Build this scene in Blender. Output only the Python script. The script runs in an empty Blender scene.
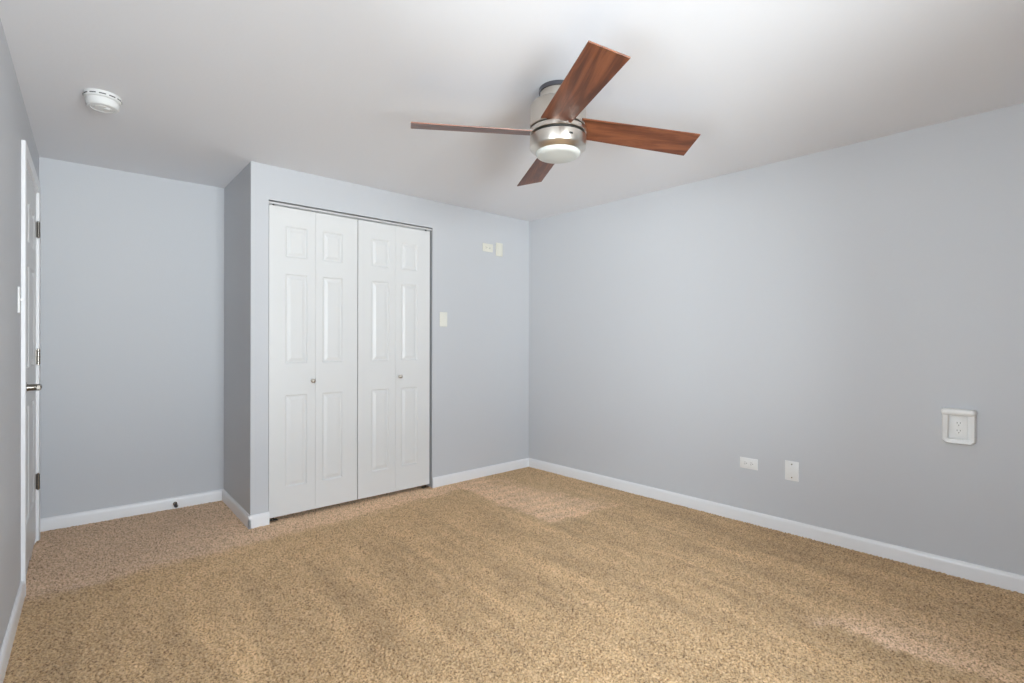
import bpy, bmesh, math, random
import numpy as np
from mathutils import Matrix, Vector

SC = bpy.context.scene
COL = SC.collection
PI = math.pi

# ------------------------------------------------------------------ camera
CAM = Vector((-3.302, -3.5325, 1.2057))
F_PX, YAW, PITCH, ROLL = 500.37, 0.7177, -0.0009, 0.0021
cam_data = bpy.data.cameras.new('camera')
cam = bpy.data.objects.new('camera', cam_data)
COL.objects.link(cam)
cam_data.sensor_fit = 'HORIZONTAL'
cam_data.sensor_width = 36.0
cam_data.lens = F_PX / 1024 * 36.0
cam_data.clip_start = 0.02
_f = Vector((math.sin(YAW)*math.cos(PITCH), math.cos(YAW)*math.cos(PITCH), math.sin(PITCH)))
_r = Vector((math.cos(YAW), -math.sin(YAW), 0))
_u = _r.cross(_f)
_r2 = math.cos(ROLL)*_r + math.sin(ROLL)*_u
_u2 = -math.sin(ROLL)*_r + math.cos(ROLL)*_u
cam.matrix_world = Matrix(((_r2.x, _u2.x, -_f.x, CAM.x), (_r2.y, _u2.y, -_f.y, CAM.y),
                           (_r2.z, _u2.z, -_f.z, CAM.z), (0, 0, 0, 1)))
SC.camera = cam

# ------------------------------------------------------------------ world, exposure
SC.view_settings.view_transform = 'Standard'
SC.view_settings.look = 'None'
SC.view_settings.gamma = 1.0
SC.view_settings.use_curve_mapping = False
SC.view_settings.exposure = 0.0
SC.cycles.use_denoising = True
SC.cycles.max_bounces = 16
SC.cycles.diffuse_bounces = 10
SC.cycles.glossy_bounces = 6
SC.cycles.transparent_max_bounces = 16
SC.cycles.caustics_reflective = False
SC.cycles.caustics_refractive = False

SKY_STRENGTH = 23.6
world = bpy.data.worlds.new('overcast_sky')
SC.world = world
world.use_nodes = True
wn, wl = world.node_tree.nodes, world.node_tree.links
wn.clear()
w_out = wn.new('ShaderNodeOutputWorld')
w_bg = wn.new('ShaderNodeBackground')
w_bg.inputs['Strength'].default_value = SKY_STRENGTH
w_tc = wn.new('ShaderNodeTexCoord')
w_sep = wn.new('ShaderNodeSeparateXYZ')
w_ramp = wn.new('ShaderNodeValToRGB')
w_map = wn.new('ShaderNodeMapRange')
w_map.inputs['From Min'].default_value = -1
w_map.inputs['From Max'].default_value = 1
wl.new(w_tc.outputs['Generated'], w_sep.inputs[0])
wl.new(w_sep.outputs['Z'], w_map.inputs['Value'])
wl.new(w_map.outputs[0], w_ramp.inputs[0])
wl.new(w_ramp.outputs[0], w_bg.inputs['Color'])
wl.new(w_bg.outputs[0], w_out.inputs['Surface'])
_e = w_ramp.color_ramp.elements
_e[0].position, _e[0].color = 0.0, (0.75, 0.78, 0.83, 1)
_e[1].position, _e[1].color = 1.0, (0.84, 0.95, 1.10, 1)
_n = _e.new(0.49); _n.color = (1.75, 1.82, 1.93, 1)
_n = _e.new(0.51); _n.color = (0.93, 0.99, 1.09, 1)

# ------------------------------------------------------------------ room measures (metres)
H = 2.36
XC, D = -2.4513, 0.766                 # closet corner, depth of the alcove
XL, YL = -3.4738, 0.805                # far end of the left wall
A_R, A_L, A_A = 0.0434, 0.0177, -0.0382
Y_REAR = -5.0
T = 0.12
OPEN_L, OPEN_R, OPEN_T = -2.344, -1.088, 2.134
WIN = (-3.30, -1.95, 0.30, 2.12)       # in the rear wall
WIN_L = (-3.05, -2.55, 0.30, 2.12)       # x0, x1, z0, z1 of the unseen left-wall window, added for its light

def left_pt(s):  return (XL - A_L*(YL - s), s)         # s = world y
def right_pt(s): return (math.tan(A_R)*(-s), s)

def portal(loc, rot, w, h):
    ld = bpy.data.lights.new('window_daylight_portal', 'AREA')
    ld.shape = 'RECTANGLE'
    ld.size, ld.size_y = w, h
    ld.cycles.is_portal = True
    lo = bpy.data.objects.new('window_daylight_portal', ld)
    COL.objects.link(lo)
    lo.location = loc; lo.rotation_euler = rot
portal(((WIN[0] + WIN[1])/2, Y_REAR - T - 0.03, (WIN[2] + WIN[3])/2), (PI/2, 0, 0), WIN[1] - WIN[0], WIN[3] - WIN[2])
_yl = (WIN_L[0] + WIN_L[1])/2
portal((left_pt(_yl)[0] - T - 0.03, _yl, (WIN_L[2] + WIN_L[3])/2), (PI/2, 0, -PI/2 - A_L), WIN_L[1] - WIN_L[0], WIN_L[3] - WIN_L[2])

# ------------------------------------------------------------------ materials
def mat(name, col, rough=0.5, metal=0.0, spec=0.5):
    m = bpy.data.materials.new(name)
    m.use_nodes = True
    b = m.node_tree.nodes['Principled BSDF']
    b.inputs['Base Color'].default_value = (*col, 1)
    b.inputs['Roughness'].default_value = rough
    b.inputs['Metallic'].default_value = metal
    b.inputs['Specular IOR Level'].default_value = spec
    return m

def bump(m, scale, dist, strength=0.3, detail=3.0, stretch=None):
    n, l = m.node_tree.nodes, m.node_tree.links
    tc = n.new('ShaderNodeTexCoord')
    nz = n.new('ShaderNodeTexNoise')
    nz.inputs['Scale'].default_value = scale
    nz.inputs['Detail'].default_value = detail
    bp = n.new('ShaderNodeBump')
    bp.inputs['Strength'].default_value = strength
    bp.inputs['Distance'].default_value = dist
    if stretch:
        mp = n.new('ShaderNodeMapping')
        mp.inputs['Scale'].default_value = stretch
        l.new(tc.outputs['Object'], mp.inputs[0]); l.new(mp.outputs[0], nz.inputs['Vector'])
    else:
        l.new(tc.outputs['Object'], nz.inputs['Vector'])
    l.new(nz.outputs['Fac'], bp.inputs['Height'])
    l.new(bp.outputs[0], n['Principled BSDF'].inputs['Normal'])
    return m

M = {}
M['wall'] = bump(mat('blue_grey_wall_paint', (0.560, 0.571, 0.593), 0.55, 0, 0.35), 90, 0.0015, 0.25)
M['ceiling'] = bump(mat('white_ceiling_paint', (0.79, 0.795, 0.82), 0.8, 0, 0.2), 60, 0.002, 0.2)
M['trim'] = bump(mat('white_semi_gloss_trim', (0.80, 0.80, 0.81), 0.32), 25, 0.001, 0.08)
M['door'] = bump(mat('white_door_paint', (0.70, 0.70, 0.695), 0.38), 120, 0.0008, 0.1, 2, (1, 1, 0.08))
M['plastic'] = bump(mat('white_plastic', (0.80, 0.80, 0.79), 0.35), 200, 0.0003, 0.05)
M['ivory'] = bump(mat('ivory_plastic', (0.74, 0.72, 0.63), 0.35), 200, 0.0003, 0.05)
M['cream'] = bump(mat('pale_cream_plastic', (0.76, 0.75, 0.68), 0.4), 200, 0.0003, 0.05)
M['slot'] = bump(mat('dark_slot', (0.03, 0.03, 0.03), 0.6), 200, 0.0003, 0.05)
M['smoke'] = bump(mat('detector_plastic', (0.72, 0.72, 0.71), 0.45), 200, 0.0003, 0.05)
M['vent'] = bump(mat('detector_vent', (0.10, 0.10, 0.10), 0.6), 200, 0.0003, 0.05)
M['nickel'] = bump(mat('brushed_nickel', (0.66, 0.615, 0.555), 0.28, 1.0), 60, 0.0004, 0.25, 2, (1, 1, 30))
M['nickel_dark'] = bump(mat('satin_nickel_hardware', (0.26, 0.235, 0.205), 0.24, 1.0), 80, 0.0003, 0.1)
M['chrome'] = bump(mat('dark_chrome_ring', (0.20, 0.20, 0.22), 0.15, 1.0), 80, 0.0003, 0.05)
M['black'] = bump(mat('black_gap', (0.012, 0.012, 0.012), 0.6), 80, 0.0003, 0.05)
M['rubber'] = bump(mat('black_rubber', (0.02, 0.02, 0.025), 0.5), 200, 0.0003, 0.1)
M['shade_glass'] = mat('frosted_opal_glass', (0.55, 0.56, 0.53), 0.35)
bump(M['shade_glass'], 40, 0.0005, 0.05)
M['track'] = bump(mat('white_metal_track', (0.62, 0.62, 0.61), 0.35), 100, 0.0003, 0.05)

def wood_mat():
    m = mat('walnut_veneer', (0.3, 0.12, 0.05), 0.36)
    n, l = m.node_tree.nodes, m.node_tree.links
    b = n['Principled BSDF']
    tc = n.new('ShaderNodeTexCoord')
    oi = n.new('ShaderNodeObjectInfo')
    off = n.new('ShaderNodeVectorMath'); off.operation = 'SCALE'
    off.inputs[0].default_value = (3.1, 7.7, 5.3)
    add = n.new('ShaderNodeVectorMath'); add.operation = 'ADD'
    l.new(oi.outputs['Random'], off.inputs['Scale'])
    l.new(tc.outputs['Object'], add.inputs[0]); l.new(off.outputs[0], add.inputs[1])
    mp = n.new('ShaderNodeMapping'); mp.inputs['Scale'].default_value = (1.3, 11, 11)
    l.new(add.outputs[0], mp.inputs[0])
    n1 = n.new('ShaderNodeTexNoise')
    n1.inputs['Scale'].default_value = 2.2; n1.inputs['Detail'].default_value = 5
    n1.inputs['Roughness'].default_value = 0.6; n1.inputs['Distortion'].default_value = 0.9
    l.new(mp.outputs[0], n1.inputs['Vector'])
    mp2 = n.new('ShaderNodeMapping'); mp2.inputs['Scale'].default_value = (4, 170, 170)
    l.new(add.outputs[0], mp2.inputs[0])
    n2 = n.new('ShaderNodeTexNoise')
    n2.inputs['Scale'].default_value = 2.0; n2.inputs['Detail'].default_value = 3
    l.new(mp2.outputs[0], n2.inputs['Vector'])
    mx = n.new('ShaderNodeMix'); mx.data_type = 'FLOAT'; mx.inputs[0].default_value = 0.22
    l.new(n1.outputs['Fac'], mx.inputs[2]); l.new(n2.outputs['Fac'], mx.inputs[3])
    rp = n.new('ShaderNodeValToRGB')
    e = rp.color_ramp.elements
    e[0].position, e[0].color = 0.30, (0.053, 0.016, 0.0073, 1)
    e[1].position, e[1].color = 0.70, (0.260, 0.092, 0.0381, 1)
    x = e.new(0.44); x.color = (0.118, 0.035, 0.0146, 1)
    x = e.new(0.56); x.color = (0.198, 0.064, 0.0258, 1)
    l.new(mx.outputs[0], rp.inputs[0])
    l.new(rp.outputs[0], b.inputs['Base Color'])
    bp = n.new('ShaderNodeBump'); bp.inputs['Strength'].default_value = 0.12; bp.inputs['Distance'].default_value = 0.001
    l.new(n2.outputs['Fac'], bp.inputs['Height']); l.new(bp.outputs[0], b.inputs['Normal'])
    return m
M['wood'] = wood_mat()

def carpet_mat():
    m = mat('tan_frieze_carpet', (0.45, 0.33, 0.2), 0.95, 0, 0.05)
    n, l = m.node_tree.nodes, m.node_tree.links
    b = n['Principled BSDF']
    b.inputs['Sheen Weight'].default_value = 0.15
    b.inputs['Sheen Roughness'].default_value = 0.6
    tc = n.new('ShaderNodeTexCoord')
    def noise(scale, detail, rough=0.5):
        x = n.new('ShaderNodeTexNoise')
        x.inputs['Scale'].default_value = scale; x.inputs['Detail'].default_value = detail
        x.inputs['Roughness'].default_value = rough
        l.new(tc.outputs['Object'], x.inputs['Vector'])
        return x
    yarn_pit_shade = noise(120, 3, 0.65)
    rp = n.new('ShaderNodeValToRGB')
    e = rp.color_ramp.elements
    e[0].position, e[0].color = 0.35, (0.19, 0.108, 0.052, 1)  # dark flecks are shadow of the pile pits painted into the colour
    e[1].position, e[1].color = 0.68, (0.74, 0.52, 0.315, 1)
    x = e.new(0.44); x.color = (0.46, 0.29, 0.142, 1)
    x = e.new(0.53); x.color = (0.615, 0.41, 0.218, 1)
    l.new(yarn_pit_shade.outputs['Fac'], rp.inputs[0])
    nap_and_light = n.new('ShaderNodeAttribute'); nap_and_light.attribute_name = 'nap_and_light'
    pink = n.new('ShaderNodeAttribute'); pink.attribute_name = 'pale'
    mr = n.new('ShaderNodeMapRange')
    mr.inputs['From Min'].default_value = -1; mr.inputs['From Max'].default_value = 1
    mr.inputs['To Min'].default_value = 0.60; mr.inputs['To Max'].default_value = 1.58
    l.new(nap_and_light.outputs['Fac'], mr.inputs['Value'])
    sc = n.new('ShaderNodeVectorMath'); sc.operation = 'SCALE'
    l.new(rp.outputs[0], sc.inputs[0]); l.new(mr.outputs[0], sc.inputs['Scale'])
    pm = n.new('ShaderNodeMix'); pm.data_type = 'RGBA'; pm.blend_type = 'MULTIPLY'
    pm.inputs['B'].default_value = (1.0, 1.06, 1.36, 1)
    l.new(pink.outputs['Fac'], pm.inputs['Factor']); l.new(sc.outputs[0], pm.inputs['A'])
    l.new(pm.outputs['Result'], b.inputs['Base Color'])
    fine = noise(320, 2)
    bp = n.new('ShaderNodeBump'); bp.inputs['Strength'].default_value = 0.5; bp.inputs['Distance'].default_value = 0.004
    l.new(fine.outputs['Fac'], bp.inputs['Height']); l.new(bp.outputs[0], b.inputs['Normal'])
    return m
M['carpet'] = carpet_mat()

def glass_mat():
    m = bpy.data.materials.new('window_glass')
    m.use_nodes = True
    n, l = m.node_tree.nodes, m.node_tree.links
    n.clear()
    o = n.new('ShaderNodeOutputMaterial'); mx = n.new('ShaderNodeMixShader')
    tr = n.new('ShaderNodeBsdfTransparent'); gl = n.new('ShaderNodeBsdfGlossy')
    fr = n.new('ShaderNodeFresnel'); fr.inputs[0].default_value = 1.45
    gl.inputs['Roughness'].default_value = 0.02
    tr.inputs[0].default_value = (0.96, 0.98, 0.97, 1)
    l.new(fr.outputs[0], mx.inputs[0]); l.new(tr.outputs[0], mx.inputs[1]); l.new(gl.outputs[0], mx.inputs[2])
    l.new(mx.outputs[0], o.inputs[0])
    return m
M['glass'] = glass_mat()

# ------------------------------------------------------------------ mesh helpers
def add_box(bm, lo, hi, bev=0.0, seg=2):
    x0, y0, z0 = lo; x1, y1, z1 = hi
    v = [bm.verts.new(p) for p in ((x0,y0,z0),(x1,y0,z0),(x1,y1,z0),(x0,y1,z0),(x0,y0,z1),(x1,y0,z1),(x1,y1,z1),(x0,y1,z1))]
    fs = [bm.faces.new([v[i] for i in q]) for q in ((3,2,1,0),(4,5,6,7),(0,1,5,4),(1,2,6,5),(2,3,7,6),(3,0,4,7))]
    if bev > 0:
        es = list({e for f in fs for e in f.edges})
        bmesh.ops.bevel(bm, geom=es, offset=bev, segments=seg, profile=0.5, affect='EDGES')
    return fs

def add_prism(bm, poly, a, b, axis='z', bev=0.0):
    """poly: 2-D outline, extruded between a and b along the axis."""
    def P(p, h):
        return {'z': (p[0], p[1], h), 'y': (p[0], h, p[1]), 'x': (h, p[0], p[1])}[axis]
    lo = [bm.verts.new(P(p, a)) for p in poly]
    hi = [bm.verts.new(P(p, b)) for p in poly]
    fs = [bm.faces.new(lo[::-1]), bm.faces.new(hi)]
    n = len(poly)
    for i in range(n):
        fs.append(bm.faces.new((lo[i], lo[(i+1) % n], hi[(i+1) % n], hi[i])))
    bmesh.ops.recalc_face_normals(bm, faces=fs)
    if bev > 0:
        es = list(set(fs[1].edges))
        bmesh.ops.bevel(bm, geom=es, offset=bev, segments=2, profile=0.5, affect='EDGES')
    return fs

def add_lathe(bm, prof, seg=48, mtx=None):
    """prof: list of (radius, height); spun about z."""
    rings = []
    for r, h in prof:
        if r < 1e-6:
            rings.append([bm.verts.new((0, 0, h))])
        else:
            rings.append([bm.verts.new((r*math.cos(2*PI*k/seg), r*math.sin(2*PI*k/seg), h)) for k in range(seg)])
    fs = []
    for a, b in zip(rings, rings[1:]):
        for k in range(seg):
            j = (k+1) % seg
            if len(a) == 1 and len(b) == 1: continue
            if len(a) == 1: fs.append(bm.faces.new((a[0], b[k], b[j])))
            elif len(b) == 1: fs.append(bm.faces.new((a[k], b[0], a[j])))
            else: fs.append(bm.faces.new((a[k], b[k], b[j], a[j])))
    if len(rings[0]) > 1: fs.append(bm.faces.new(rings[0]))
    if len(rings[-1]) > 1: fs.append(bm.faces.new(rings[-1]))
    bmesh.ops.recalc_face_normals(bm, faces=fs)
    if mtx is not None:
        bmesh.ops.transform(bm, matrix=mtx, verts=[v for r in rings for v in r])
    return fs

OUT = Matrix.Rotation(PI/2, 4, 'X')     # spins a lathe so that +height points into the room (-y)

def smooth_by_angle(me, ang=35):
    bm = bmesh.new(); bm.from_mesh(me)
    for f in bm.faces: f.smooth = True
    for e in bm.edges:
        if len(e.link_faces) == 2 and e.calc_face_angle(0) > math.radians(ang): e.smooth = False
    bm.to_mesh(me); bm.free()

def obj(name, bm, m, parent=None, smooth=False, **props):
    me = bpy.data.meshes.new(name)
    bm.to_mesh(me); bm.free()
    me.materials.append(m)
    if smooth: smooth_by_angle(me)
    o = bpy.data.objects.new(name, me)
    COL.objects.link(o)
    if parent: o.parent = parent
    for k, v in props.items(): o[k] = v
    return o

def empty(name, loc, rotz, label, cat, group=None, kind=None):
    o = bpy.data.objects.new(name, None)
    o.empty_display_size = 0.05
    COL.objects.link(o)
    o.location = loc; o.rotation_euler = (0, 0, rotz)
    o['label'] = label; o['category'] = cat
    if group: o['group'] = group
    if kind: o['kind'] = kind
    return o

def struct(name, bm, m, label, cat, smooth=False):
    return obj(name, bm, m, None, smooth, kind='structure', label=label, category=cat)

# ------------------------------------------------------------------ room shell
def wall_bm(p0, p1, thick, openings=(), z0=-0.05, z1=H, e0=0.0, e1=0.0):
    """inner face runs p0 -> p1 with the room on its right hand; body grows to the left by thick."""
    bm = bmesh.new()
    p0, p1 = Vector(p0), Vector(p1)
    d = (p1 - p0); L = d.length; d.normalize()
    nrm = Vector((-d.y, d.x))
    def piece(a, b, za, zb):
        if b - a < 1e-4 or zb - za < 1e-4: return
        q = [p0 + d*a, p0 + d*b, p0 + d*b + nrm*thick, p0 + d*a + nrm*thick]
        add_prism(bm, [(v.x, v.y) for v in q], za, zb)
    a = -e0
    for (s0, s1, za, zb) in sorted(openings):
        piece(a, s0, z0, z1)
        piece(s0, s1, z0, za); piece(s0, s1, zb, z1)
        a = s1
    piece(a, L + e1, z0, z1)
    bmesh.ops.remove_doubles(bm, verts=bm.verts, dist=1e-5)
    return bm

LR, RR = left_pt(Y_REAR), right_pt(Y_REAR)
DOOR_N, DOOR_F = -0.200, 0.605          # clear opening of the entry door along the left wall
DOOR_H = 2.09
struct('wall_back', wall_bm((XC, 0), (0, 0), 0.11, [(OPEN_L - XC, OPEN_R - XC, -0.05, OPEN_T)]), M['wall'],
       'pale blue grey wall around the white closet doors', 'wall')
struct('wall_closet_side', wall_bm((XC, D), (XC, 0), 0.11, e1=-0.11), M['wall'],
       'narrow shaded blue grey wall at the left end of the closet', 'wall')
_ext = (0.16, 0.766 - 0.0382*2.6)
struct('wall_alcove', wall_bm((XL, YL), (XC, D), T, e0=T, e1=2.6), M['wall'],
       'blue grey wall of the alcove behind the entry door', 'wall')
_sl = lambda y: math.hypot(left_pt(y)[0] - LR[0], y - Y_REAR)
struct('wall_left', wall_bm(LR, (XL, YL), T,
       [(_sl(WIN_L[0]), _sl(WIN_L[1]), WIN_L[2], WIN_L[3]), (math.hypot(left_pt(DOOR_N)[0]-LR[0], DOOR_N-Y_REAR), math.hypot(left_pt(DOOR_F)[0]-LR[0], DOOR_F-Y_REAR), -0.05, DOOR_H)], e0=T),
       M['wall'], 'blue grey wall holding the white entry door', 'wall')
struct('wall_right', wall_bm((0, 0), RR, T, e0=0.9, e1=T), M['wall'],
       'long bare blue grey wall with outlets near the floor', 'wall')
struct('wall_rear', wall_bm(RR, LR, T, [(RR[0]-WIN[1], RR[0]-WIN[0], WIN[2], WIN[3])]), M['wall'],
       'blue grey wall with the window facing the closet', 'wall')
bm = bmesh.new(); add_box(bm, (-3.75, Y_REAR - T, H), (0.45, 1.0, H + 0.12))
struct('ceiling', bm, M['ceiling'], 'smooth white ceiling carrying the wooden fan', 'ceiling')
bm = bmesh.new(); add_box(bm, (-3.75, Y_REAR - T, -0.12), (0.45, 1.0, -0.02))
struct('floor_base', bm, M['trim'], 'floor slab under the tan carpet', 'floor')

# ------------------------------------------------------------------ carpet
def build_carpet():
    x0, x1, y0, y1, st = -3.60, 0.20, Y_REAR, 0.82, 0.0048
    nx, ny = int((x1 - x0)/st) + 1, int((y1 - y0)/st) + 1
    xs = x0 + np.arange(nx)*st; ys = y0 + np.arange(ny)*st
    X, Y = np.meshgrid(xs, ys)
    rng = np.random.default_rng(7)
    def band(lam, spread, seed):
        r = np.random.default_rng(seed).standard_normal((ny, nx))
        fy = np.fft.fftfreq(ny, st)[:, None]; fx = np.fft.fftfreq(nx, st)[None, :]
        k = np.hypot(fx*1.15, fy)
        g = np.exp(-((k - 1/lam)/(spread/lam))**2)
        h = np.fft.ifft2(np.fft.fft2(r)*g).real
        return h/h.std()
    def low(lam, seed):
        r = np.random.default_rng(seed).standard_normal((ny, nx))
        fy = np.fft.fftfreq(ny, st)[:, None]; fx = np.fft.fftfreq(nx, st)[None, :]
        h = np.fft.ifft2(np.fft.fft2(r)*np.exp(-(np.hypot(fx, fy)*lam)**2)).real
        return h/h.std()
    tuft = np.clip(band(0.0155, 0.32, 1), -2.6, 1.1)
    Z = -0.003 + 0.0028*tuft + 0.0004*low(0.35, 5)
    # vacuum passes: the pile lies differently from one swath to the next; broad light level painted in too
    def soft(v, w): return 1/(1 + np.exp(-np.clip(v/w, -30, 30)))
    def streak(lx, ly, seed):
        r = np.random.default_rng(seed).standard_normal((ny, nx))
        fy = np.fft.fftfreq(ny, st)[:, None]; fx = np.fft.fftfreq(nx, st)[None, :]
        h = np.fft.ifft2(np.fft.fft2(r)*np.exp(-((fx*lx)**2 + (fy*ly)**2))).real
        return h/h.std()
    nap_and_light = 0.04*low(0.25, 11) + 0.05*low(0.07, 12)
    pale = np.zeros_like(nap_and_light)
    wob = 0.012*low(0.22, 21) + 0.008*low(0.05, 22)
    # swath across the far corner, brushed in short strokes
    m1 = soft(X + 0.925 + wob, 0.010)*soft(-0.33 - X - 0.25*(Y + 1.2) + 3*wob, 0.06)*soft(Y + 1.30 + 0.17*(X + 0.25) + wob, 0.015)
    strokes = np.sin(2*PI*(Y + 0.17*X)/0.135 + 1.2*low(0.5, 23)*0.3)
    nap_and_light += m1*(0.80 + 0.20*strokes); pale += 0.60*m1
    # pale strip along the closet doors, running on into the alcove
    yl = -0.19 - 0.048*(-0.9 - X)
    m2 = soft(Y - yl + wob, 0.018)*soft(-0.93 - X, 0.01)
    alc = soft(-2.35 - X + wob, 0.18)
    nap_and_light += m2*(0.80*(1 - alc) + 0.34*alc); pale += m2*(0.60 + 0.25*alc)  # alcove share also raised as painted light
    nap_and_light += -0.22*m2*alc*soft(-2.95 - X, 0.15)
    # golden band just beyond it, then long swaths towards the camera, both toned for light
    m3 = soft(yl - Y, 0.015)*soft(Y - yl + 0.55 + 3*wob, 0.12)*(1 - m1)
    nap_and_light += 0.10*m3*soft(X + 3.3, 0.1)  # far pile lightened: painted light level, not only pile lean
    mid = soft(-0.70 - Y + 3*wob, 0.12)
    U = X + 0.10*(X + 2.0)*(Y + 1.0)*-0.6
    nap_and_light += mid*(0.10*np.sin(2*PI*(U + 0.03*low(0.6, 33))/0.37) + 0.11*streak(0.06, 0.50, 31) - 0.04)  # constant offset darkens the near pile as painted light level
    # pale scuffed patch with a sharp left edge
    q = X + 0.875 + 0.15*(Y + 2.9)
    m5 = soft(q + wob, 0.012)*np.exp(-np.clip(q, 0, None)/0.20)*soft(-2.76 - Y - 0.5*q, 0.03)*soft(Y + 3.35, 0.1)
    nap_and_light += 0.85*m5; pale += 1.0*m5
    nap_and_light += -0.25*soft(-q, 0.02)*soft(q + 0.16, 0.04)*soft(-2.6 - Y, 0.1)
    # darker pile next to the long wall
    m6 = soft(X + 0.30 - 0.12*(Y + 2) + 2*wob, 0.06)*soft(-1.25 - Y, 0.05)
    nap_and_light += -0.22*m6
    # darker pile by the left wall and the entry door
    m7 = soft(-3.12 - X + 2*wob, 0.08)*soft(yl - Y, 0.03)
    nap_and_light += -0.34*m7
    keep = (X > left_pt(0)[0] - 0.12)
    idx = np.arange(nx*ny).reshape(ny, nx)
    a, b, c, d = idx[:-1, :-1], idx[:-1, 1:], idx[1:, 1:], idx[1:, :-1]
    cx, cy = X[:-1, :-1] + st/2, Y[:-1, :-1] + st/2
    inside = (cx > XL - A_L*(YL - cy) - 0.004) & (cx < np.tan(A_R)*(-cy) + 0.004)
    inside &= ((cy < 0.105) | (cx < XC + 0.004))
    inside &= ~((cy > 0.004) & (cx > XC + 0.004) & ((cx < OPEN_L) | (cx > OPEN_R)))
    inside &= (cy < YL + 0.038*(XL - cx) + 0.004) & (cy > Y_REAR - 0.004)
    F = np.stack([a[inside], b[inside], c[inside], d[inside]], 1)
    used = np.unique(F); remap = np.full(nx*ny, -1, dtype=np.int64); remap[used] = np.arange(len(used))
    F = remap[F].astype(np.int32)
    co = np.stack([X.ravel()[used], Y.ravel()[used], Z.ravel()[used]], 1).astype(np.float32)
    me = bpy.data.meshes.new('carpet')
    me.vertices.add(len(co)); me.vertices.foreach_set('co', co.ravel())
    me.loops.add(F.size); me.loops.foreach_set('vertex_index', F.ravel())
    me.polygons.add(len(F))
    me.polygons.foreach_set('loop_start', np.arange(0, F.size, 4, dtype=np.int32))
    me.polygons.foreach_set('use_smooth', np.ones(len(F), dtype=bool))
    me.update(calc_edges=True)
    for nm, arr in (('nap_and_light', np.clip(nap_and_light, -1, 1.2)), ('pale', np.clip(pale, 0, 1))):
        at = me.attributes.new(nm, 'FLOAT', 'POINT')
        at.data.foreach_set('value', arr.ravel()[used].astype(np.float32))
    me.materials.append(M['carpet'])
    o = bpy.data.objects.new('floor', me)
    COL.objects.link(o)
    o['label'] = 'tan flecked carpet with painted pile shade and vacuum tracks covering the whole floor'
    o['category'] = 'carpet'; o['kind'] = 'structure'
build_carpet()
bm = bmesh.new(); add_box(bm, (OPEN_L, 0.105, -0.02), (OPEN_R, 0.70, -0.002))
obj('closet_floor', bm, M['carpet'], None, kind='structure', label='carpeted floor inside the closed closet', category='floor')

# ------------------------------------------------------------------ baseboards
BB_H, BB_T = 0.079, 0.014
def baseboard(name, p0, p1, label, e0=0.0, e1=0.0):
    """p0 -> p1 with the room on the right hand."""
    bm = bmesh.new()
    p0, p1 = Vector(p0), Vector(p1)
    d = p1 - p0; L = d.length; d.normalize()
    n = Vector((d.y, -d.x))                       # into the room
    prof = [(0, -0.02), (BB_T, -0.02), (BB_T, BB_H - 0.022), (BB_T - 0.002, BB_H - 0.012), (BB_T - 0.006, BB_H - 0.003), (0.004, BB_H), (0, BB_H)]
    ra = [bm.verts.new((*(p0 - d*e0 + n*o), z)) for o, z in prof]
    rb = [bm.verts.new((*(p0 + d*(L + e1) + n*o), z)) for o, z in prof]
    k = len(prof)
    fs = [bm.faces.new(ra), bm.faces.new(rb[::-1])]
    for i in range(k): fs.append(bm.faces.new((ra[i], rb[i], rb[(i+1) % k], ra[(i+1) % k])))
    bmesh.ops.recalc_face_normals(bm, faces=fs)
    return struct(name, bm, M['trim'], label, 'baseboard', True)

baseboard('baseboard_back', (OPEN_R + 0.001, 0), (0, 0), 'short white baseboard between the closet doors and the corner')
baseboard('baseboard_closet', (XC, 0), (OPEN_L + 0.004, 0), 'tiny white baseboard piece between closet corner and closet doors', e0=BB_T)
baseboard('baseboard_closet_side', (XC, D), (XC, 0), 'white baseboard on the narrow closet side wall', e1=BB_T)
baseboard('baseboard_alcove', (XL, YL), (XC, D), 'white baseboard of the alcove with the door stop on it')
baseboard('baseboard_right', (0, 0), RR, 'long white baseboard below the outlets')
CAS = 0.060
baseboard('baseboard_left', LR, left_pt(DOOR_N - CAS), 'white baseboard of the wall with the entry door')
baseboard('baseboard_rear', RR, LR, 'white baseboard under the window')

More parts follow.
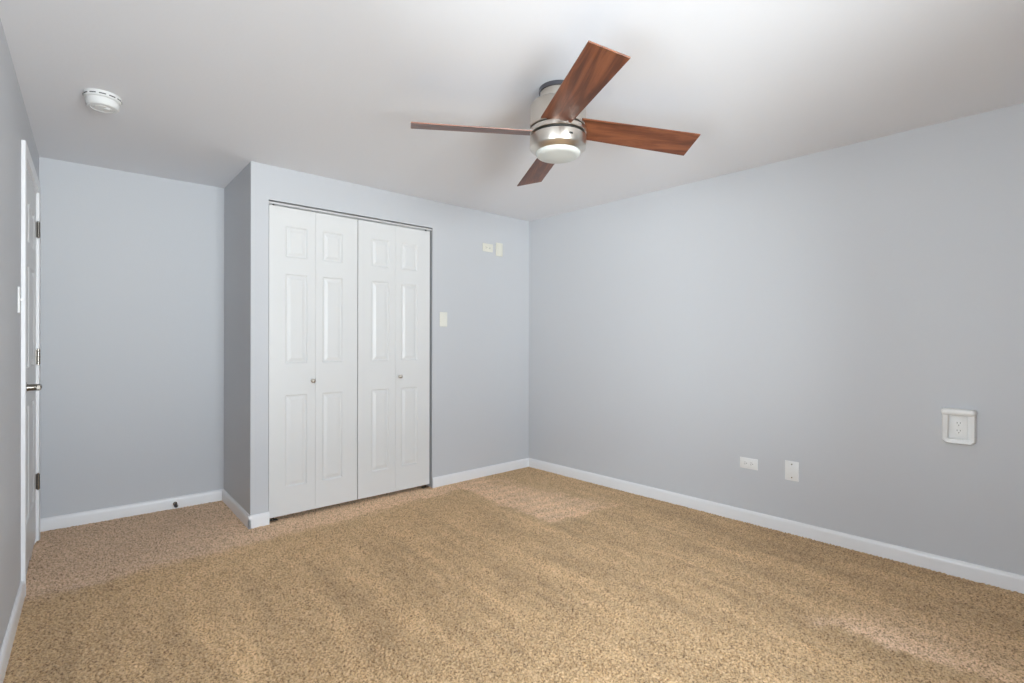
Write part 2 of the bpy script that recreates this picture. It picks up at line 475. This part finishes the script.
# ------------------------------------------------------------------ panelled door slab
def panel_leaf_bm(w, z0, z1, thick, panels, both=True):
    """slab from x 0..w; front face at y 0 (towards -y), with moulded panels (x0,x1,z0,z1)."""
    bm = bmesh.new()
    ins = (0.0, 0.009, 0.017, 0.036)
    dep = (0.0, 0.0075, 0.0075, 0.0015)
    def depth(x, z):
        for (a, b, c, d) in panels:
            e = min(x - a, b - x, z - c, d - z)
            if e > 1e-7:
                for i in range(3):
                    if e <= ins[i+1] + 1e-7:
                        t = (e - ins[i])/(ins[i+1] - ins[i])
                        return dep[i] + t*(dep[i+1] - dep[i])
                return dep[-1]
        return 0.0
    xs = {0.0, w}; zs = {z0, z1}
    for (a, b, c, d) in panels:
        for i in ins:
            xs |= {round(a + i, 5), round(b - i, 5)}; zs |= {round(c + i, 5), round(d - i, 5)}
    xs, zs = sorted(xs), sorted(zs)
    V = [[bm.verts.new((x, depth(x, z), z)) for x in xs] for z in zs]
    for j in range(len(zs) - 1):
        for i in range(len(xs) - 1):
            a, b, c, d = V[j][i], V[j][i+1], V[j+1][i+1], V[j+1][i]
            if abs(a.co.y - c.co.y) < 1e-7 and abs(b.co.y - d.co.y) < 1e-7 and abs(a.co.y - b.co.y) < 1e-7:
                bm.faces.new((a, b, c, d))
            elif abs((a.co.y + c.co.y) - (b.co.y + d.co.y)) < 1e-7:
                bm.faces.new((a, b, c, d))
            elif abs(a.co.y - c.co.y) > abs(b.co.y - d.co.y):
                bm.faces.new((a, b, c)); bm.faces.new((a, c, d))
            else:
                bm.faces.new((a, b, d)); bm.faces.new((b, c, d))
    nz, nx = len(zs), len(xs)
    ring = [V[0][i] for i in range(nx)] + [V[j][-1] for j in range(1, nz)] + [V[-1][i] for i in range(nx-2, -1, -1)] + [V[j][0] for j in range(nz-2, 0, -1)]
    back = [bm.verts.new((v.co.x, thick, v.co.z)) for v in ring]
    n = len(ring)
    for i in range(n): bm.faces.new((ring[(i+1) % n], ring[i], back[i], back[(i+1) % n]))
    bm.faces.new(back)
    bmesh.ops.recalc_face_normals(bm, faces=bm.faces)
    return bm

# ------------------------------------------------------------------ closet bifold doors
PZ = ((0.215, 0.837), (1.050, 1.657), (1.767, 1.978))
DZ0, DZ1, DY = 0.030, 2.103, 0.010
def knob_bm():
    bm = bmesh.new()
    add_lathe(bm, [(0.0095, 0), (0.0095, 0.003), (0.006, 0.005), (0.0055, 0.014), (0.0105, 0.019), (0.0145, 0.026), (0.014, 0.031), (0.009, 0.035), (0, 0.036)], 28, OUT)
    return bm
def bifold(name, x0, x1, knob_on_first, label):
    t = empty(name, (x0, DY, 0), 0, label, 'closet door', None, 'structure')
    w = (x1 - x0 - 0.0012)/2
    pw = 0.145
    for k in (0, 1):
        a = w - 0.056 - pw if k == 0 else 0.048
        lf = obj('door_leaf', panel_leaf_bm(w, DZ0, DZ1, 0.032, [(a, a + pw, *z) for z in PZ]), M['door'], t)
        lf.location = (k*(w + 0.0012), 0, 0)
    kx = w - 0.022 if knob_on_first else w + 0.003 + 0.030
    kn = obj('knob', knob_bm(), M['nickel'], t, True, label='small round satin metal knob')
    kn.location = (kx, 0, 0.927)
    px = 0.030 if knob_on_first else (x1 - x0) - 0.030
    bm = bmesh.new()
    add_box(bm, (px - 0.028, -0.004, 0.004), (px + 0.028, 0.030, 0.012), 0.001)
    add_lathe(bm, [(0.006, 0.012), (0.006, DZ0 + 0.002)], 16, Matrix.Translation((px, 0.013, 0)))
    obj('floor_pivot', bm, M['nickel_dark'], t, label='grey metal floor pivot bracket')
    bm = bmesh.new()
    add_lathe(bm, [(0.005, DZ1 - 0.002), (0.005, 2.116)], 16, Matrix.Translation((px, 0.013, 0)))
    obj('top_pivot', bm, M['nickel_dark'], t)
    return t
bifold('door_2', -2.339, -1.729, True, 'white folding closet door nearer the alcove, with a small round knob')
bifold('door_3', -1.723, -1.108, False, 'white folding closet door nearer the room corner, with a small round knob')
bm = bmesh.new()
add_box(bm, (OPEN_L + 0.002, 0.006, 2.124), (OPEN_R - 0.002, 0.040, 2.128))
add_box(bm, (OPEN_L + 0.002, 0.006, 2.113), (OPEN_R - 0.002, 0.008, 2.127))
add_box(bm, (OPEN_L + 0.002, 0.038, 2.113), (OPEN_R - 0.002, 0.040, 2.128))
obj('trim_1', bm, M['track'], None, kind='structure', label='white metal track above the folding closet doors', category='door track')

# ------------------------------------------------------------------ entry door in the left wall
ROT_L = math.atan2(1.0, A_L)            # local x runs along the left wall towards the alcove, -y into the room
def left_loc(s, z=0): p = left_pt(s); return (p[0], p[1], z)
d1 = empty('door_1', left_loc(DOOR_N), ROT_L, 'white six panel entry door in the left wall with a lever handle', 'door', None, 'structure')
W = DOOR_F - DOOR_N
jt = 0.018
bm = bmesh.new()                        # jamb boards with stops
add_box(bm, (0, 0, -0.02), (jt, T, DOOR_H)); add_box(bm, (W - jt, 0, -0.02), (W, T, DOOR_H))
add_box(bm, (jt, 0, DOOR_H - jt), (W - jt, T, DOOR_H))
add_box(bm, (jt, 0.040, -0.02), (jt + 0.011, 0.075, DOOR_H - jt)); add_box(bm, (W - jt - 0.011, 0.040, -0.02), (W - jt, 0.075, DOOR_H - jt))
obj('door_jamb', bm, M['trim'], d1)
def casing_bm():
    """mitred colonial casing around the opening."""
    bm = bmesh.new()
    prof = [(0.005, 0), (0.005, -0.0125), (0.014, -0.0135), (0.030, -0.0135), (0.046, -0.0165), (0.056, -0.016), (0.060, -0.013), (0.060, 0)]
    path = []
    for o, y in prof:
        path.append([(0 + jt*0 - o + 0.006, y, -0.02), (0 - o + 0.006, y, DOOR_H + o - 0.006), (W + o - 0.006, y, DOOR_H + o - 0.006), (W + o - 0.006, y, -0.02)])
    V = [[bm.verts.new(p) for p in row] for row in path]
    k = len(V)
    for i in range(k):
        j = (i+1) % k
        for s in range(3): bm.faces.new((V[i][s], V[i][s+1], V[j][s+1], V[j][s]))
    bm.faces.new([V[i][0] for i in range(k)]); bm.faces.new([V[i][3] for i in range(k)])
    bmesh.ops.recalc_face_normals(bm, faces=bm.faces)
    return bm
obj('door_casing', casing_bm(), M['trim'], d1, True)
dw = W - 2*jt - 0.005
pc = [(0.105, dw/2 - 0.045), (dw/2 + 0.045, dw - 0.105)]
pz = [(0.26, 0.86), (1.06, 1.60), (1.72, 1.93)]
lf = obj('door_leaf', panel_leaf_bm(dw, 0.022, DOOR_H - jt - 0.003, 0.036, [(*c, *z) for c in pc for z in pz]), M['door'], d1)
lf.location = (jt + 0.0025, 0.001, 0)
for z in (0.36, 1.105, 1.865):
    h = bmesh.new()
    hx = W - jt
    for k in range(5):                   # knuckles of the barrel
        z0 = z - 0.045 + k*0.018
        add_lathe(h, [(0.0085, z0 + 0.0006), (0.0085, z0 + 0.0174)], 18, Matrix.Translation((hx - 0.001, -0.0095, 0)))
    add_lathe(h, [(0.0045, z - 0.050), (0.0045, z + 0.050)], 18, Matrix.Translation((hx - 0.001, -0.0095, 0)))
    add_box(h, (hx - 0.0012, -0.006, z - 0.045), (hx + 0.0012, 0.030, z + 0.045))
    hg = obj('hinge', h, M['nickel_dark'], d1, True)
    q = bmesh.new()                      # leaf edge that shows on the jamb edge
    add_box(q, (hx + 0.004, -0.0022, z - 0.045), (hx + 0.020, 0.0005, z + 0.045))
    obj('hinge_leaf', q, M['nickel_dark'], hg)
lv = bmesh.new()
LX, LZ = jt + 0.062, 0.972
add_lathe(lv, [(0.031, 0), (0.031, 0.006), (0.027, 0.010), (0.0175, 0.012), (0.0165, 0.020), (0.0165, 0.052), (0, 0.053)], 32, Matrix.Translation((LX, 0.001, LZ)) @ OUT)
lh = obj('door_handle', lv, M['nickel_dark'], d1, True)
lv = bmesh.new()
pts = [(-0.019, 0.053, 0.010), (-0.015, 0.053, 0.0145), (0.0, 0.053, 0.0165), (0.03, 0.054, 0.0140), (0.07, 0.053, 0.0125), (0.098, 0.050, 0.0115), (0.108, 0.047, 0.006)]
rings = []
for x, y, r in pts:
    rings.append([lv.verts.new((LX + x, 0.001 - y + 0.75*r*math.cos(a), LZ + r*math.sin(a))) for a in [2*PI*k/20 for k in range(20)]])
for a, b in zip(rings, rings[1:]):
    for k in range(20): lv.faces.new((a[k], a[(k+1) % 20], b[(k+1) % 20], b[k]))
lv.faces.new(rings[0]); lv.faces.new(rings[-1])
bmesh.ops.recalc_face_normals(lv, faces=lv.faces)
obj('lever', lv, M['nickel_dark'], lh, True)
bm = bmesh.new(); add_box(bm, (-4.9, -0.9, -0.12), (-3.62, 1.2, -0.02))
struct('floor_hall', bm, M['carpet'], 'hall floor behind the closed entry door', 'floor')
bm = bmesh.new()
add_box(bm, (-4.9, -0.9, -0.02), (-4.8, 1.2, H)); add_box(bm, (-4.8, -0.9, -0.02), (-3.62, -0.8, H)); add_box(bm, (-4.8, 1.1, -0.02), (-3.62, 1.2, H))
add_box(bm, (-4.9, -0.9, H), (-3.62, 1.2, H + 0.12))
struct('wall_hall', bm, M['wall'], 'hall walls behind the closed entry door', 'wall')

# ------------------------------------------------------------------ windows out of view; the left-wall one is added for its light
def window(name, loc, rot, ww, wh, label):
    wd = empty(name, loc, rot, label, 'window', None, 'structure')
    bm = bmesh.new()
    fo = 0.045
    for (a, b, c, d) in ((-ww/2, ww/2, 0, fo), (-ww/2, ww/2, wh - fo, wh), (-ww/2, -ww/2 + fo, fo, wh - fo), (ww/2 - fo, ww/2, fo, wh - fo)):
        add_box(bm, (a, 0.03, c), (b, 0.10, d), 0.003)
    obj('window_frame', bm, M['trim'], wd)
    for k in (-1, 1):
        bm = bmesh.new()
        a, b = (-ww/2 + fo, 0.02) if k < 0 else (-0.02, ww/2 - fo)
        y = 0.045 if k < 0 else 0.072
        for (p, q_, c, d) in ((a, b, fo, fo + 0.04), (a, b, wh - fo - 0.04, wh - fo), (a, a + 0.04, fo + 0.04, wh - fo - 0.04), (b - 0.04, b, fo + 0.04, wh - fo - 0.04)):
            add_box(bm, (p, y, c), (q_, y + 0.022, d), 0.002)
        s = obj('window_sash', bm, M['trim'], wd)
        bm = bmesh.new(); add_box(bm, (a + 0.04, y + 0.009, fo + 0.04), (b - 0.04, y + 0.013, wh - fo - 0.04))
        obj('window_pane', bm, M['glass'], s)
    bm = bmesh.new(); add_box(bm, (-ww/2 - 0.04, -0.05, -0.022), (ww/2 + 0.04, 0.0, 0.0), 0.004)
    obj('window_sill', bm, M['trim'], wd)
window('window_1', ((WIN[0] + WIN[1])/2, Y_REAR, WIN[2]), PI, WIN[1] - WIN[0], WIN[3] - WIN[2], 'wide white sliding window in the wall facing the closet')
window('added_window_2', left_loc(_yl, WIN_L[2]), ROT_L, WIN_L[1] - WIN_L[0], WIN_L[3] - WIN_L[2], 'narrow white sliding window added unseen in the same wall as the entry door')

# ------------------------------------------------------------------ electrical plates
ROT_R = -PI/2 + A_R
def right_loc(y, z): p = right_pt(y); return (p[0], p[1], z)

def plate_bm(w, h, t=0.006):
    bm = bmesh.new()
    a, b, s = w/2, h/2, 0.004
    lo = [(-a, 0, -b), (a, 0, -b), (a, 0, b), (-a, 0, b)]
    add_box(bm, (-a, -t, -b), (a, 0, b), 0.0025, 2)
    return bm
def receptacle(parent, x, z, horizontal, m, y=-0.006):
    """one outlet face: rounded block with slots and ground hole."""
    bm = bmesh.new()
    out = []
    R, c = 0.0172, 0.0145
    for k in range(40):
        a = 2*PI*k/40
        out.append((R*math.cos(a), max(-c, min(c, R*math.sin(a)))))
    add_prism(bm, [(p[0], p[1]) for p in out], 0.0, -0.0022, 'y')
    r = obj('receptacle', bm, m, parent)
    bm = bmesh.new()
    for sx, hh in ((-0.0062, 0.0085), (0.0062, 0.0070)):
        add_box(bm, (sx - 0.0012, -0.0026, 0.0030 - hh/2 + 0.001), (sx + 0.0012, -0.0018, 0.0030 + hh/2 + 0.001))
    g = []
    for k in range(16):
        a = PI + PI*k/15
        g.append((0.0026*math.cos(a), -0.0075 + 0.0026*math.sin(a)))
    add_prism(bm, [(0.0026, -0.0060)] + [] + [( -0.0026, -0.0060)] + g, -0.0018, -0.0026, 'y')
    obj('slots', bm, M['slot'], r, label='dark plug slots')
    r.location = (x, y + 0.0005, z)
    if horizontal: r.rotation_euler = (0, -PI/2, 0)
    return r
def screw(parent, x, z, m, y=-0.006, r=0.0035):
    bm = bmesh.new()
    add_lathe(bm, [(r, 0), (r, 0.0008), (r*0.7, 0.0015), (0, 0.0017)], 18, OUT)
    s = obj('screw', bm, m, parent, True); s.location = (x, y + 0.0002, z)
    return s

def duplex(loc, rot, label, horizontal, m):
    t = empty('outlet', loc, rot, label, 'outlet')
    obj('faceplate', plate_bm(0.116 if horizontal else 0.072, 0.072 if horizontal else 0.116), m, t, True)
    for k in (-1, 1):
        receptacle(t, k*0.0195 if horizontal else 0, 0 if horizontal else k*0.0195, horizontal, m)
    screw(t, 0, 0, m)
    return t
duplex(right_loc(-2.057, 0.392), ROT_R, 'white sideways power outlet low on the long wall beside the blank plate', True, M['plastic'])
duplex((-0.512, 0, 2.043), 0, 'ivory sideways power outlet high on the closet wall near the corner', True, M['ivory'])

t = empty('wall_plate', right_loc(-2.320, 0.392), ROT_R, 'white upright cover plate with two screws, low beside the sideways outlet', 'wall plate')
obj('faceplate', plate_bm(0.080, 0.122), M['plastic'], t, True)
for k in (-1, 1): screw(t, 0, k*0.0415, M['nickel_dark'], r=0.0042)

t = empty('wall_plate', (-0.380, 0, 2.041), 0, 'ivory upright blank plate high beside the ivory outlet', 'wall plate')
obj('faceplate', plate_bm(0.074, 0.120, 0.012), M['ivory'], t, True)
bm = bmesh.new(); add_box(bm, (-0.034, -0.0145, 0.040), (0.034, -0.011, 0.057), 0.001)
obj('plate_lip', bm, M['ivory'], t)

t = empty('wall_switch', (-0.982, 0, 1.386), 0, 'white rocker wall control just to the right of the closet doors', 'switch')
obj('faceplate', plate_bm(0.074, 0.120), M['cream'], t, True)
bm = bmesh.new(); add_prism(bm, [(-0.006, -0.022), (-0.0085, -0.022), (-0.0105, 0.034), (-0.006, 0.034)], -0.0165, 0.0165, 'x')
obj('rocker', bm, M['cream'], t)
bm = bmesh.new(); add_box(bm, (-0.016, -0.0095, -0.036), (0.016, -0.0055, -0.027), 0.001)
obj('slider_bar', bm, M['cream'], t)

t = empty('light_switch', left_loc(-0.375, 1.385), ROT_L, 'white toggle light switch beside the entry door casing', 'switch')
obj('faceplate', plate_bm(0.072, 0.118, 0.007), M['plastic'], t, True)
bm = bmesh.new(); add_prism(bm, [(-0.005, -0.004), (-0.019, 0.006), (-0.020, 0.012), (-0.005, 0.007)], -0.0045, 0.0045, 'x')
obj('toggle', bm, M['plastic'], t)
for k in (-1, 1): screw(t, 0, k*0.030, M['plastic'], y=-0.007)

# outlet in its white surround with a ledge
t = empty('outlet_box', right_loc(-3.105, 0.680), ROT_R, 'white outlet surround with a small ledge on top, higher on the long wall', 'outlet')
bm = bmesh.new()                         # bevelled surround, open in the middle
a, hgt, dp, iw = 0.0670, 0.164, 0.034, 0.0415
ib = 0.030
outer0 = [(-a, 0.018), (-a + 0.018, 0.0), (a - 0.018, 0.0), (a, 0.018), (a, hgt), (-a, hgt)]
outer1 = [(-a + 0.006, 0.022), (-a + 0.021, 0.007), (a - 0.021, 0.007), (a - 0.006, 0.022), (a - 0.006, hgt), (-a + 0.006, hgt)]
inner1 = [(-iw, 0.028), (-iw + 0.003, ib - 0.004), (iw - 0.003, ib - 0.004), (iw, 0.028), (iw, hgt), (-iw, hgt)]
rows = [[bm.verts.new((x, y, z)) for x, z in o] for o, y in ((outer0, 0), (outer0, -0.010), (outer1, -dp), (inner1, -dp + 0.004), (inner1, -0.006))]
for r0, r1 in zip(rows, rows[1:]):
    for i in range(6):
        if i == 4: continue
        j = (i+1) % 6
        bm.faces.new((r0[i], r0[j], r1[j], r1[i]))
bm.faces.new(rows[-1])
bmesh.ops.recalc_face_normals(bm, faces=bm.faces)
obj('surround', bm, M['plastic'], t)
bm = bmesh.new()
z0, z1, hw, dd = hgt - 0.014, hgt + 0.018, 0.069, 0.044
rings = []
for z, ins in ((z0, 0.008), (z0 + 0.003, 0.003), (z0 + 0.010, 0.0), (z1 - 0.012, 0.0), (z1 - 0.004, 0.003), (z1, 0.009)):
    w_, d_, rr_ = hw - ins, dd - ins, 0.016
    pl = [(-w_, 0)] + [(-w_ + rr_ - rr_*math.cos(t_), -d_ + rr_ - rr_*math.sin(t_)) for t_ in [PI/2*i/6 for i in range(7)]]
    pl += [(-x, y) for x, y in reversed(pl)]
    rings.append([bm.verts.new((x, y, z)) for x, y in pl])
for r0, r1 in zip(rings, rings[1:]):
    for i in range(len(r0)):
        j = (i + 1) % len(r0)
        bm.faces.new((r0[i], r0[j], r1[j], r1[i]))
bm.faces.new(rings[0]); bm.faces.new(rings[-1])
bmesh.ops.recalc_face_normals(bm, faces=bm.faces)
obj('ledge', bm, M['plastic'], t, True)
pb = plate_bm(0.070, 0.112, 0.004); bmesh.ops.translate(pb, verts=pb.verts, vec=(0, -0.006, 0.086))
obj('faceplate', pb, M['plastic'], t, True)
for k in (-1, 1): receptacle(t, 0, 0.086 + k*0.0195, False, M['plastic'], -0.010)
screw(t, 0, 0.086, M['plastic'], y=-0.010)

# ------------------------------------------------------------------ door stop on the alcove baseboard
t = empty('door_stop', (-2.760, 0.766 + 0.038*0.29 - BB_T, 0.034), A_A, 'small dark tipped door stop on the alcove baseboard', 'door stop')
bm = bmesh.new(); add_lathe(bm, [(0.013, 0), (0.013, 0.003), (0.008, 0.006), (0.0045, 0.008), (0.0045, 0.060)], 24, OUT)
obj('rod', bm, M['nickel_dark'], t, True)
bm = bmesh.new(); add_lathe(bm, [(0.0085, 0.056), (0.0115, 0.058), (0.0120, 0.070), (0.009, 0.075), (0, 0.076)], 24, OUT)
obj('rubber_tip', bm, M['rubber'], t, True, label='black rubber tip')

# ------------------------------------------------------------------ smoke detector
t = empty('smoke_detector', (-3.205, -0.478, H), 0.3, 'round white smoke detector on the ceiling near the entry door', 'smoke detector')
bm = bmesh.new(); add_lathe(bm, [(0.071, 0), (0.0715, -0.010), (0.070, -0.022), (0.066, -0.025), (0.055, -0.025)], 56)
obj('mounting_base', bm, M['smoke'], t, True)
bm = bmesh.new(); add_lathe(bm, [(0.055, -0.024), (0.063, -0.026), (0.0635, -0.040), (0.062, -0.052), (0.057, -0.058), (0.047, -0.060), (0.045, -0.058), (0.033, -0.058), (0.031, -0.0605), (0, -0.061)], 56)
bd = obj('body', bm, M['smoke'], t, True)
for k in range(12):
    bm = bmesh.new()
    a0 = 2*PI*k/12
    r0, r1 = 0.0695, 0.0722
    n = 6; span = 0.36
    lo = []
    for zz in (-0.0125, -0.0170):
        lo.append([[bm.verts.new((r*math.cos(a0 + span*i/n), r*math.sin(a0 + span*i/n), zz)) for i in range(n+1)] for r in (r0, r1)])
    for i in range(n):
        bm.faces.new((lo[0][0][i], lo[0][0][i+1], lo[0][1][i+1], lo[0][1][i]))
        bm.faces.new((lo[1][0][i], lo[1][1][i], lo[1][1][i+1], lo[1][0][i+1]))
        bm.faces.new((lo[0][1][i], lo[0][1][i+1], lo[1][1][i+1], lo[1][1][i]))
        bm.faces.new((lo[0][0][i], lo[1][0][i], lo[1][0][i+1], lo[0][0][i+1]))
    for i in (0, n):
        bm.faces.new((lo[0][0][i], lo[0][1][i], lo[1][1][i], lo[1][0][i]))
    bmesh.ops.recalc_face_normals(bm, faces=bm.faces)
    obj('vent_slot', bm, M['vent'], t, label='dark vent slot')
bm = bmesh.new(); add_lathe(bm, [(0.013, -0.0595), (0.013, -0.0630), (0.011, -0.0640), (0, -0.0640)], 28, Matrix.Translation((0.012, -0.008, 0)))
obj('test_button', bm, M['smoke'], t, True)

# ------------------------------------------------------------------ ceiling fan
FX, FY = -1.633, -1.939
fan = empty('ceiling_fan', (FX, FY, H), 0, 'four blade walnut and nickel ceiling fan with a frosted light', 'ceiling fan')
def zl(z): return z - H
bm = bmesh.new(); add_lathe(bm, [(0.088, 0), (0.089, -0.006), (0.088, -0.018), (0.082, -0.020)], 64)
obj('ceiling_ring', bm, M['chrome'], fan, True, label='dark chrome ring against the ceiling')
bm = bmesh.new(); add_lathe(bm, [(0.080, -0.015), (0.0825, -0.018), (0.0825, zl(2.292)), (0.080, zl(2.285))], 64)
obj('canopy', bm, M['nickel'], fan, True)
bm = bmesh.new(); add_lathe(bm, [(0.075, zl(2.2940)), (0.1125, zl(2.2940)), (0.1230, zl(2.2880)), (0.1287, zl(2.2760)), (0.1287, zl(2.1820)), (0.1261, zl(2.1790)), (0.100, zl(2.1790))], 72)
obj('motor_housing', bm, M['nickel'], fan, True)
bm = bmesh.new(); add_lathe(bm, [(0.1167, zl(2.1800)), (0.1167, zl(2.1720)), (0.100, zl(2.1680))], 64)
obj('slot_ring', bm, M['black'], fan, True, label='dark gap the blades come out of')
bm = bmesh.new(); add_lathe(bm, [(0.090, zl(2.1780)), (0.1266, zl(2.1735)), (0.1287, zl(2.1710)), (0.1287, zl(2.1530)), (0.1270, zl(2.1515)), (0.090, zl(2.1515))], 72)
obj('blade_hub', bm, M['nickel'], fan, True)
bm = bmesh.new(); add_lathe(bm, [(0.085, zl(2.1530)), (0.112, zl(2.1520)), (0.112, zl(2.1380)), (0.085, zl(2.1360))], 64)
obj('gap_ring', bm, M['black'], fan, True, label='dark groove above the light')
bm = bmesh.new(); add_lathe(bm, [(0.090, zl(2.1400)), (0.1270, zl(2.1400)), (0.1287, zl(2.1380)), (0.1287, zl(2.0920)), (0.1261, zl(2.0860)), (0.1045, zl(2.0690)), (0.101, zl(2.0700))], 72)
lk = obj('light_housing', bm, M['nickel'], fan, True)
bm = bmesh.new(); add_box(bm, (-0.0085, -0.0014, -0.0042), (0.0085, 0.0014, 0.0042), 0.0005)
rb = obj('sensor_window', bm, M['black'], lk)
ang_c = math.atan2(CAM.y - FY, CAM.x - FX) + 0.455
rb.location = (0.1287*math.cos(ang_c), 0.1287*math.sin(ang_c), zl(2.1130)); rb.rotation_euler = (0, 0, ang_c + PI/2)
bm = bmesh.new()
prof = [(0.1025, zl(2.0740))]
for k in range(9):
    a = (PI/2)*k/8
    prof.append((0.078 + 0.0245*math.cos(a), zl(2.0660) - 0.016*math.sin(a)))
prof += [(0.05, zl(2.0470)), (0.02, zl(2.0455)), (0, zl(2.0450))]
add_lathe(bm, prof, 64)
obj('light_shade', bm, M['shade_glass'], fan, True, label='frosted white glass light shade')

TH = -0.5545
def blade_bm():
    bm = bmesh.new()
    th = 0.0028
    top = [(0.085, -0.104), (0.6663, -0.0742), (0.6604, 0.0782), (0.085, 0.022)]
    add_prism(bm, top, -th, th, 'z')
    bmesh.ops.bevel(bm, geom=list(bm.edges), offset=0.0012, segments=2, profile=0.5, affect='EDGES')
    return bm
for k, (pit, droop) in enumerate(((-0.305, 0.018), (-0.250, 0.042), (-0.250, 0.020), (-0.250, -0.004))):
    b = obj('blade', blade_bm(), M['wood'], fan, False)
    b.location = (0, 0, zl(2.162))
    b.rotation_euler = (Matrix.Rotation(TH + k*PI/2, 3, 'Z') @ Matrix.Rotation(droop, 3, 'Y') @ Matrix.Rotation(pit, 3, 'X')).to_euler()
